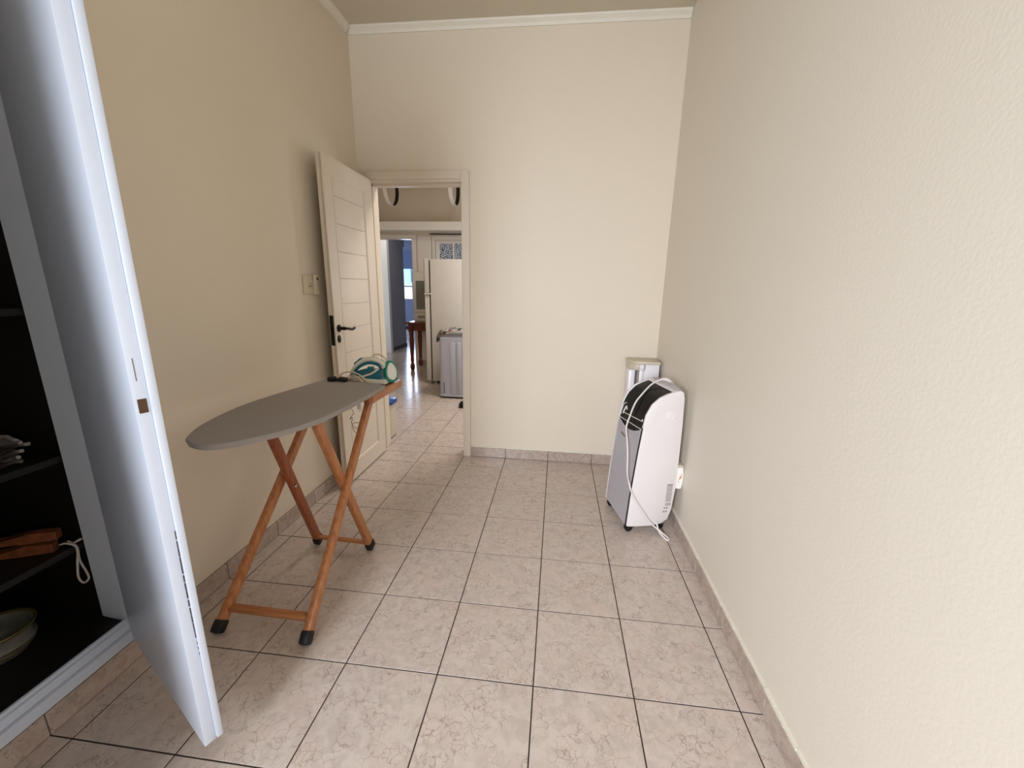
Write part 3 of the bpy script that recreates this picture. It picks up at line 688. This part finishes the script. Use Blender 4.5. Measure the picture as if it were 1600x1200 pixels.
# ------------------------------------------------------------------ kitchen shell
mb = MB()
mb.box(KXL-0.1, XL-0.12, KY0-0.1, KY0, 0, H); mb.box(XR+0.15, KXR+0.1, KY0-0.1, KY0, 0, H)
struct('wall_kitchen_near', mb, KWALL)
struct('wall_kitchen_left', MB().box(KXL-0.1, KXL, KY0, KY1, 0, H), KWALL)
mb = MB(); mb.box(KXR, KXR+0.1, KY0, 3.2, 0, H); mb.box(KXR, KXR+0.1, 4.6, KY1, 0, H); mb.box(KXR, KXR+0.1, 3.2, 4.6, 0, 0.98); mb.box(KXR, KXR+0.1, 3.2, 4.6, 2.12, H)
struct('wall_kitchen_right', mb, KWALL)
w3 = MB(); 
for y in (3.2, 3.875, 4.55): w3.box(KXR+0.02, KXR+0.06, y, y+0.05, 0.98, 2.12)
for z in (0.98, 2.07): w3.box(KXR+0.02, KXR+0.06, 3.25, 4.55, z, z+0.05)
struct('window_3', w3, WHITE)  # unseen window, put in for the kitchen side fill
struct('ceiling_kitchen', MB().box(KXL-0.1, KXR+0.1, KY0, KY1+0.12, H, H+0.08), CEIL)
# far kitchen wall: doorway on the left, recessed frosted fanlight on the right
DRX = -2.405                     # right side of the far doorway
WX0, WX1, WZ0, WZ1 = -2.02, -1.20, 1.55, 2.075
mb = MB(); Y0, Y1 = KY1, KY1+0.12
mb.box(KXL, -3.40, Y0, Y1, 0, H); mb.box(-3.40, DRX, Y0, Y1, 2.095, H); mb.box(DRX, WX0, Y0, Y1, 0, H)
mb.box(WX0, WX1, Y0, Y1, 0, WZ0); mb.box(WX0, WX1, Y0, Y1, WZ1, H); mb.box(WX1, KXR, Y0, Y1, 0, H)
struct('wall_kitchen_far', mb, KWALL)
mb = MB(); mb.box(DRX-0.006, DRX+0.055, Y0-0.014, Y0, 0, 2.092, 0.003); mb.box(-3.40, DRX+0.055, Y0-0.014, Y0, 2.093, 2.150, 0.003)
mb.box(DRX-0.012, DRX, Y0, Y1, 0, 2.095); mb.box(-3.40, DRX, Y0, Y1, 2.083, 2.095)
struct('trim_5', mb, WHITE)
struct('trim_6', MB().box(DRX+0.085, WX0-0.07, Y0-0.010, Y0, 0.08, 2.125, 0.002), WHITE)   # flat cover panel beside the doorway
w2 = bpy.data.objects.new('window_2', None); COL.objects.link(w2); w2['kind'] = 'structure'
mb = MB(); mb.box(WX0-0.05, WX0, Y0-0.012, Y0+0.02, WZ0-0.05, WZ1+0.055, 0.002); mb.box(WX0, WX1, Y0-0.012, Y0+0.02, WZ1, WZ1+0.055, 0.002); mb.box(WX0, WX1, Y0-0.012, Y0+0.02, WZ0-0.05, WZ0, 0.002)
mb.box(WX0, WX0+0.06, Y0+0.05, Y1-0.02, WZ0, WZ1, 0.002); mb.box(WX0+0.06, WX1, Y0+0.05, Y1-0.02, WZ1-0.05, WZ1)
mb.box(-1.74, -1.715, Y0+0.05, Y1-0.02, WZ0, WZ1-0.05)
mb.build('window_frame', WHITE, w2)
FROST = bpy.data.materials.new('patterned_frosted_glass'); FROST.use_nodes = True
nt = FROST.node_tree; b = nt.nodes['Principled BSDF']; b.inputs['Roughness'].default_value = 0.2
tc = nt.nodes.new('ShaderNodeTexCoord'); vo = nt.nodes.new('ShaderNodeTexVoronoi'); vo.feature = 'DISTANCE_TO_EDGE'; vo.inputs['Scale'].default_value = 30
nt.links.new(tc.outputs['Object'], vo.inputs['Vector'])
cr = nt.nodes.new('ShaderNodeValToRGB'); cr.color_ramp.elements[0].color = s2l((70, 74, 84)); cr.color_ramp.elements[0].position = 0.05
cr.color_ramp.elements[1].color = s2l((205, 216, 236)); cr.color_ramp.elements[1].position = 0.16
nt.links.new(vo.outputs[0], cr.inputs[0]); nt.links.new(cr.outputs[0], b.inputs['Base Color']); b.inputs['Transmission Weight'].default_value = 0.1
bpn = nt.nodes.new('ShaderNodeBump'); bpn.inputs['Strength'].default_value = 0.9; bpn.inputs['Distance'].default_value = 0.006
nt.links.new(vo.outputs[0], bpn.inputs['Height']); nt.links.new(bpn.outputs[0], b.inputs['Normal'])
for a, c in ((WX0+0.06, -1.74), (-1.715, WX1)): MB().box(a, c, Y0+0.065, Y0+0.071, WZ0, WZ1-0.05).build('pane', FROST, w2)
struct('trim_7', MB().box(-2.10, KXR, Y0-0.02, Y0, 2.155, 2.168), BLACK)       # dark gap line above the fanlight
# ledge across the kitchen wall
struct('trim_8', MB().box(KXL, KXR, 5.30, KY1, 2.178, 2.305, 0.004), WHITE)
skb = MB(); skb.box(DRX+0.06, 0.85, Y0-0.011, Y0, 0, 0.075); struct('baseboard_kitchen', skb, SKT)
mb = MB().box(-2.86, -2.80, 5.36, 5.44, 2.306, 2.322, 0.004); mb.box(-2.85, -2.82, 5.38, 5.42, 2.322, 2.330)
tag(mb.build('hook_bracket', DGREY), 'small dark bracket lying on the left end of the kitchen ledge', 'bracket')
# curved white and black hoops over the ledge
def hoop(cx_, cz, lab):
    t = thing('hoop', lab, 'hoop', (cx_, 5.05, cz), 0.0, 'hoops hanging above the kitchen ledge')
    R0, wd = 0.24, 0.055
    def rg(r, th_, m, nm):
        mb = MB(); n = 40; V = []
        for k in range(n):
            a = 2*PI*k/n; c, s_ = math.cos(a), math.sin(a)
            V.append([mb.bm.verts.new((x, rr_*c, rr_*s_)) for x, rr_ in ((-wd/2, r), (wd/2, r), (wd/2, r-th_), (-wd/2, r-th_))])
        for k in range(n):
            A, B = V[k], V[(k+1) % n]
            for q in range(4): mb.bm.faces.new((A[q], A[(q+1) % 4], B[(q+1) % 4], B[q]))
        mb.build(nm, m, t, True)
    rg(R0, 0.004, WHITE, 'outer_band'); rg(R0-0.0045, 0.003, BLACK, 'inner_band')
    MB().tube([(0, 0, R0), (0, 0, H-cz)], 0.004, 6).build('hanger_rod', DGREY, t)
hoop(-2.483, 2.722, 'left one of two white and black hoops hanging over the kitchen ledge')
hoop(-1.535, 2.724, 'right one of two white and black hoops, seen at the doorway top corner')

# passage and far room beyond the kitchen
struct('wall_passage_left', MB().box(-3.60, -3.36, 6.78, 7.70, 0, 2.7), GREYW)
mb = MB(); mb.box(-3.455, -3.29, 6.68, 6.78, 0, 2.10, 0.003); mb.box(-4.3, -3.29, 6.68, 6.78, 2.10, 2.20, 0.003)
struct('trim_9', mb, WHITE)
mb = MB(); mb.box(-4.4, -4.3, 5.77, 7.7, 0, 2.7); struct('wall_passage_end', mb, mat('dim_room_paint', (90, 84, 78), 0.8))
struct('baseboard_passage', MB().box(-3.36, -3.345, 6.80, 7.70, 0, 0.075), DGREY)
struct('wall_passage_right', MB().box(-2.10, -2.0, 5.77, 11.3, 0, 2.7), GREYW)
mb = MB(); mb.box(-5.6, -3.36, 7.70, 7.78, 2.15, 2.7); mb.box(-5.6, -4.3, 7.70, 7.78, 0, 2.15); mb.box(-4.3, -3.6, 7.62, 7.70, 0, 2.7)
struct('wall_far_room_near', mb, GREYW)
mb = MB(); fx0, fx1, fz0, fz1 = -5.1, -4.05, 0.90, 2.36
mb.box(-5.6, fx0, 11.3, 11.42, 0, 2.7); mb.box(fx1, -2.0, 11.3, 11.42, 0, 2.7); mb.box(fx0, fx1, 11.3, 11.42, 0, fz0); mb.box(fx0, fx1, 11.3, 11.42, fz1, 2.7)
struct('wall_far_room', mb, BLUEW)
struct('wall_far_room_left', MB().box(-5.7, -5.6, 5.77, 11.42, 0, 2.7), BLUEW)
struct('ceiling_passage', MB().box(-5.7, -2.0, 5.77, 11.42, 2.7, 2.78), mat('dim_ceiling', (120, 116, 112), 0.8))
w4 = bpy.data.objects.new('window_4', None); COL.objects.link(w4); w4['kind'] = 'structure'
mb = MB()
for x in (fx0, -4.50, fx1-0.05): mb.box(x, x+0.03, 11.32, 11.37, fz0, fz1)
for z in (fz0, 1.30, fz1-0.05): mb.box(fx0, fx1, 11.325, 11.365, z, z+0.04)
mb.build('window_frame', WHITE, w4)
MB().box(fx0+0.01, fx1-0.01, 11.27, 11.28, 1.84, fz1+0.02).build('roller_blind', mat('blue_blind', (168, 184, 216), 0.7), w4)
skb = MB(); skb.box(-5.6, -2.1, 11.285, 11.3, 0, 0.09); struct('baseboard_far_room', skb, DGREY)
# building across the street seen through the far window
bd = thing('house', 'pale blue building facade seen through the far bright window', 'building', (-6.2, 17, -3))
MB().box(-4, 4, 0, 0.3, 0, 4.4).build('wall', mat('pale_facade', (226, 232, 240), 0.8), bd)
MB().box(-4, 4, 0, 0.3, 4.4, 6.2).build('upper_wall', mat('blue_facade', (186, 210, 238), 0.8), bd)
for x in (-1.6, -0.4, 0.8): MB().box(x, x+0.6, -0.03, 0.0, 4.5, 5.2).build('window', mat('teal_window', (50, 130, 150), 0.3), bd)

# ------------------------------------------------------------------ kitchen things
FR = thing('refrigerator', 'tall off-white two-door refrigerator seen from its side in the kitchen', 'refrigerator', (-1.40, 4.55, 0))
fm = lambda mb: mb.move((1.40, -4.55, 0))
fm(MB().box(-1.672, -1.00, 4.235, 4.85, 0.045, 1.685, 0.012)).build('body', FRID, FR, True)
fm(MB().box(-1.690, -1.672, 4.250, 4.84, 0.06, 1.67)).build('gasket', DGREY, FR)
for z0, z1, n in ((0.050, 1.232, 'fridge_door'), (1.248, 1.690, 'freezer_door')):
    pr = [(-1.690, 4.240), (-1.748, 4.246), (-1.762, 4.262), (-1.775, 4.40), (-1.778, 4.55), (-1.775, 4.70), (-1.762, 4.835), (-1.748, 4.85), (-1.690, 4.855)]
    dd = fm(MB().prism(pr, z0, z1, 'z', 0.006)).build(n, FRID, FR, True)
    zc = 1.205 if n == 'fridge_door' else 1.272
    mb = MB().box(-1.812, -1.765, 4.72, 4.80, zc-0.018, zc+0.018, 0.006); h = fm(mb).build('handle', DGREY, dd, True)
fm(MB().box(-1.75, -1.66, 4.215, 4.236, 1.232, 1.248)).build('hinge_plate', FRID, FR)
for x in (-1.64, -1.06): fm(MB().lathe([(0.022, 0), (0.022, 0.012), (0.012, 0.014), (0.012, 0.046)], (x, 4.29, 0), 12)).build('foot', IRONW, FR, True)
fm(MB().box(-1.60, -1.02, 4.26, 4.80, 0.02, 0.045)).build('base_tray', DGREY, FR)
# magnets/knob seen on the fridge side at the doorway edge

WMx0, WMx1, WMy0, WMy1, WMz = -1.375, -0.75, 3.555, 4.08, 0.745
WM = thing('washing_machine', 'pale grey top-loading washing machine in front of the refrigerator', 'washing machine', ((WMx0+WMx1)/2, (WMy0+WMy1)/2, 0))
wmm = lambda mb: mb.move((-(WMx0+WMx1)/2, -(WMy0+WMy1)/2, 0))
def rr_rect(x0, x1, y0, y1, r, n=5):
    P = []
    for cx_, cy_, a0 in ((x1-r, y1-r, 0), (x0+r, y1-r, PI/2), (x0+r, y0+r, PI), (x1-r, y0+r, 3*PI/2)):
        for k in range(n+1): P.append((cx_+r*math.cos(a0+PI/2*k/n), cy_+r*math.sin(a0+PI/2*k/n)))
    return P
wmm(MB().prism(rr_rect(WMx0, WMx1, WMy0, WMy1, 0.05), 0.03, WMz, 'z', 0.012, 3)).build('body', WMB, WM, True)
wmm(MB().prism(rr_rect(WMx0-0.006, WMx1+0.006, WMy0-0.010, WMy1+0.006, 0.055), 0.022, 0.048, 'z', 0.006)).build('base_rim', WMB, WM, True)
wmm(MB().prism(rr_rect(WMx0+0.02, WMx1-0.02, WMy0+0.01, WMy1-0.02, 0.04), 0.0, 0.024, 'z')).build('plinth', BLACK, WM)
for x, w, y in ((-1.235, 0.060, 0.006), (-1.150, 0.050, 0.009), (-1.075, 0.055, 0.006), (-0.990, 0.05, 0.009), (-0.90, 0.06, 0.006)):
    wmm(MB().box(x, x+w, WMy0-y, WMy0+0.01, 0.060, 0.690, 0.004)).build('front_rib', WMB, WM, True)
wmm(MB().box(-1.318, -1.310, WMy0-0.004, WMy0+0.01, 0.060, 0.20, 0.001)).build('drain_slot', DGREY, WM)
wmm(MB().box(WMx0+0.03, WMx1-0.03, WMy0+0.05, WMy1-0.03, WMz, WMz+0.016, 0.005)).build('lid', WMB, WM, True)
CL2 = bpy.data.materials.new('multicolour_print_cloth'); CL2.use_nodes = True
nt = CL2.node_tree; b = nt.nodes['Principled BSDF']; b.inputs['Roughness'].default_value = 0.9
tc = nt.nodes.new('ShaderNodeTexCoord'); vo = nt.nodes.new('ShaderNodeTexVoronoi'); vo.inputs['Scale'].default_value = 26; nt.links.new(tc.outputs['Object'], vo.inputs['Vector'])
sepc = nt.nodes.new('ShaderNodeSeparateColor'); nt.links.new(vo.outputs['Color'], sepc.inputs[0])
cr = nt.nodes.new('ShaderNodeValToRGB'); cr.color_ramp.interpolation = 'CONSTANT'; e = cr.color_ramp.elements
e[0].color = s2l((226, 220, 208)); e[1].position = 0.45; e[1].color = s2l((60, 62, 60))
for p, c in ((0.62, (200, 110, 100)), (0.72, (110, 130, 124)), (0.86, (236, 230, 220)), (0.95, (60, 70, 100))):
    q = e.new(p); q.color = s2l(c)
nt.links.new(sepc.outputs[0], cr.inputs[0]); nt.links.new(cr.outputs[0], b.inputs['Base Color'])
def clo(u, v):
    # path across: up the left flank, round the edge, over the lid
    y = WMy0+0.012+v*0.40; d = u*0.60-0.075
    w = 0.010*math.sin(u*13+v*4)+0.009*math.sin(v*11+u*6)+0.004*math.sin(u*37)
    if d < 0: return (WMx0-0.022-0.006*math.sin(v*14)+0.1*d*(1-v), y, WMz+0.006+d*(1.0-0.4*v))
    k = min(1.0, d/0.05)
    return (WMx0-0.022+d*1.02, y, WMz+0.006+0.070*math.sin(k*PI/2)+1.2*w*k)
cc = MB().grid(clo, 40, 26, -0.034).build('towel', CL2, None, True)
tag(cc, 'crumpled multicoloured printed cloth draped over the washing machine top', 'cloth')

# black slippers by the washing machine
def slipper(x, y, rz, lab):
    t = thing('slipper', lab, 'slipper', (x, y, 0), rz, 'black slippers on the kitchen floor')
    MB().prism([(-0.13, -0.025), (-0.11, -0.042), (-0.02, -0.046), (0.10, -0.035), (0.13, 0), (0.10, 0.035), (-0.02, 0.046), (-0.11, 0.042), (-0.13, 0.025)], 0.001, 0.020, 'z', 0.004).build('sole', BLACK, t, True)
    def up(u, v):
        a = PI*v; xx = -0.115+u*0.13; w = 0.044*(0.82+0.18*u); return (xx, w*math.cos(a), 0.018+0.036*math.sin(a)*(0.6+0.4*u))
    MB().grid(up, 8, 10, 0.004).build('strap', BLACK, t, True)
slipper(-0.935, 3.31, 0.05, 'rear black slipper on the kitchen floor beside the washing machine')
slipper(-0.915, 3.20, -0.05, 'front black slipper on the kitchen floor, at the doorway edge')

# table with turned legs
TBx0, TBx1, TBy0, TBy1 = -2.33, -1.62, 5.06, 5.56
TB = thing('side_table', 'dark red wooden table with turned legs behind the refrigerator', 'table', ((TBx0+TBx1)/2, (TBy0+TBy1)/2, 0))
tm = lambda mb: mb.move((-(TBx0+TBx1)/2, -(TBy0+TBy1)/2, 0))
tm(MB().box(TBx0-0.03, TBx1+0.03, TBy0-0.02, TBy1+0.02, 0.750, 0.775, 0.006)).build('tabletop', REDW, TB, True)
ap = MB(); ap.box(TBx0+0.05, TBx1-0.05, TBy0+0.035, TBy0+0.055, 0.645, 0.75); ap.box(TBx0+0.05, TBx1-0.05, TBy1-0.055, TBy1-0.035, 0.645, 0.75)
ap.box(TBx0+0.035, TBx0+0.055, TBy0+0.05, TBy1-0.05, 0.645, 0.75); ap.box(TBx1-0.055, TBx1-0.035, TBy0+0.05, TBy1-0.05, 0.645, 0.75)
tm(ap).build('apron', REDW, TB)
for x in (TBx0+0.05, TBx1-0.05):
    for y in (TBy0+0.05, TBy1-0.05):
        mb = MB().box(x-0.036, x+0.036, y-0.036, y+0.036, 0.62, 0.749, 0.003)
        mb.lathe([(0.024, 0), (0.034, 0.02), (0.040, 0.06), (0.034, 0.10), (0.022, 0.13), (0.029, 0.15), (0.027, 0.22), (0.036, 0.42), (0.039, 0.50), (0.030, 0.56), (0.038, 0.58), (0.038, 0.60), (0.030, 0.62)], (x, y, 0), 16)
        tm(mb).build('leg', REDW, TB, True)
# small white glazed cabinet on the table
CB = thing('cabinet', 'small white cabinet with glass door and drawer on the red table', 'cabinet', (-2.06, 5.36, 0.776))
MB().box(-0.205, 0.20, -0.14, 0.16, 0.0, 0.77, 0.004).build('body', WHITE, CB)
dr = MB(); dr.box(-0.195, 0.19, -0.160, -0.141, 0.16, 0.20); dr.box(-0.195, 0.19, -0.160, -0.141, 0.64, 0.70); dr.box(-0.195, -0.155, -0.160, -0.141, 0.20, 0.64); dr.box(0.15, 0.19, -0.160, -0.141, 0.20, 0.64)
dr = dr.build('door', WHITE, CB)
MB().box(-0.155, 0.15, -0.153, -0.147, 0.20, 0.64).build('glass', mat('grey_cabinet_glass', (128, 130, 126), 0.15), dr)
d2 = MB().box(-0.190, 0.19, -0.158, -0.141, 0.02, 0.145, 0.002).build('drawer', WHITE, CB)
for k in range(7): MB().box(-0.13+k*0.016, -0.12+k*0.016, -0.1595, -0.158, 0.05+0.01*(k % 3), 0.105-0.008*(k % 2)).build('drawer_print', DGREY if k % 2 else LBL, d2)
# bin behind the door leaf
BN = thing('bin', 'cream plastic bin with blue lid in the kitchen just behind the door', 'bin', (-1.495, 2.20, 0))
MB().prism(rr_rect(-0.095, 0.095, -0.075, 0.075, 0.02), 0.012, 0.315, 'z', 0.004).build('body', BEIGE, BN, True)
MB().prism(rr_rect(-0.108, 0.112, -0.085, 0.085, 0.03), 0.315, 0.350, 'z', 0.010, 3).build('lid', BLUEP, BN, True)
MB().prism(rr_rect(-0.09, 0.09, -0.07, 0.07, 0.02), 0.0, 0.014, 'z').build('base', BLACK, BN)
mb = MB(); mb.box(0.055, 0.085, -0.0765, -0.074, 0.15, 0.20, 0.0); mb.box(0.062, 0.092, -0.0768, -0.074, 0.21, 0.225)
mb.build('leaf_print', mat('green_print', (60, 120, 96), 0.5), BN)
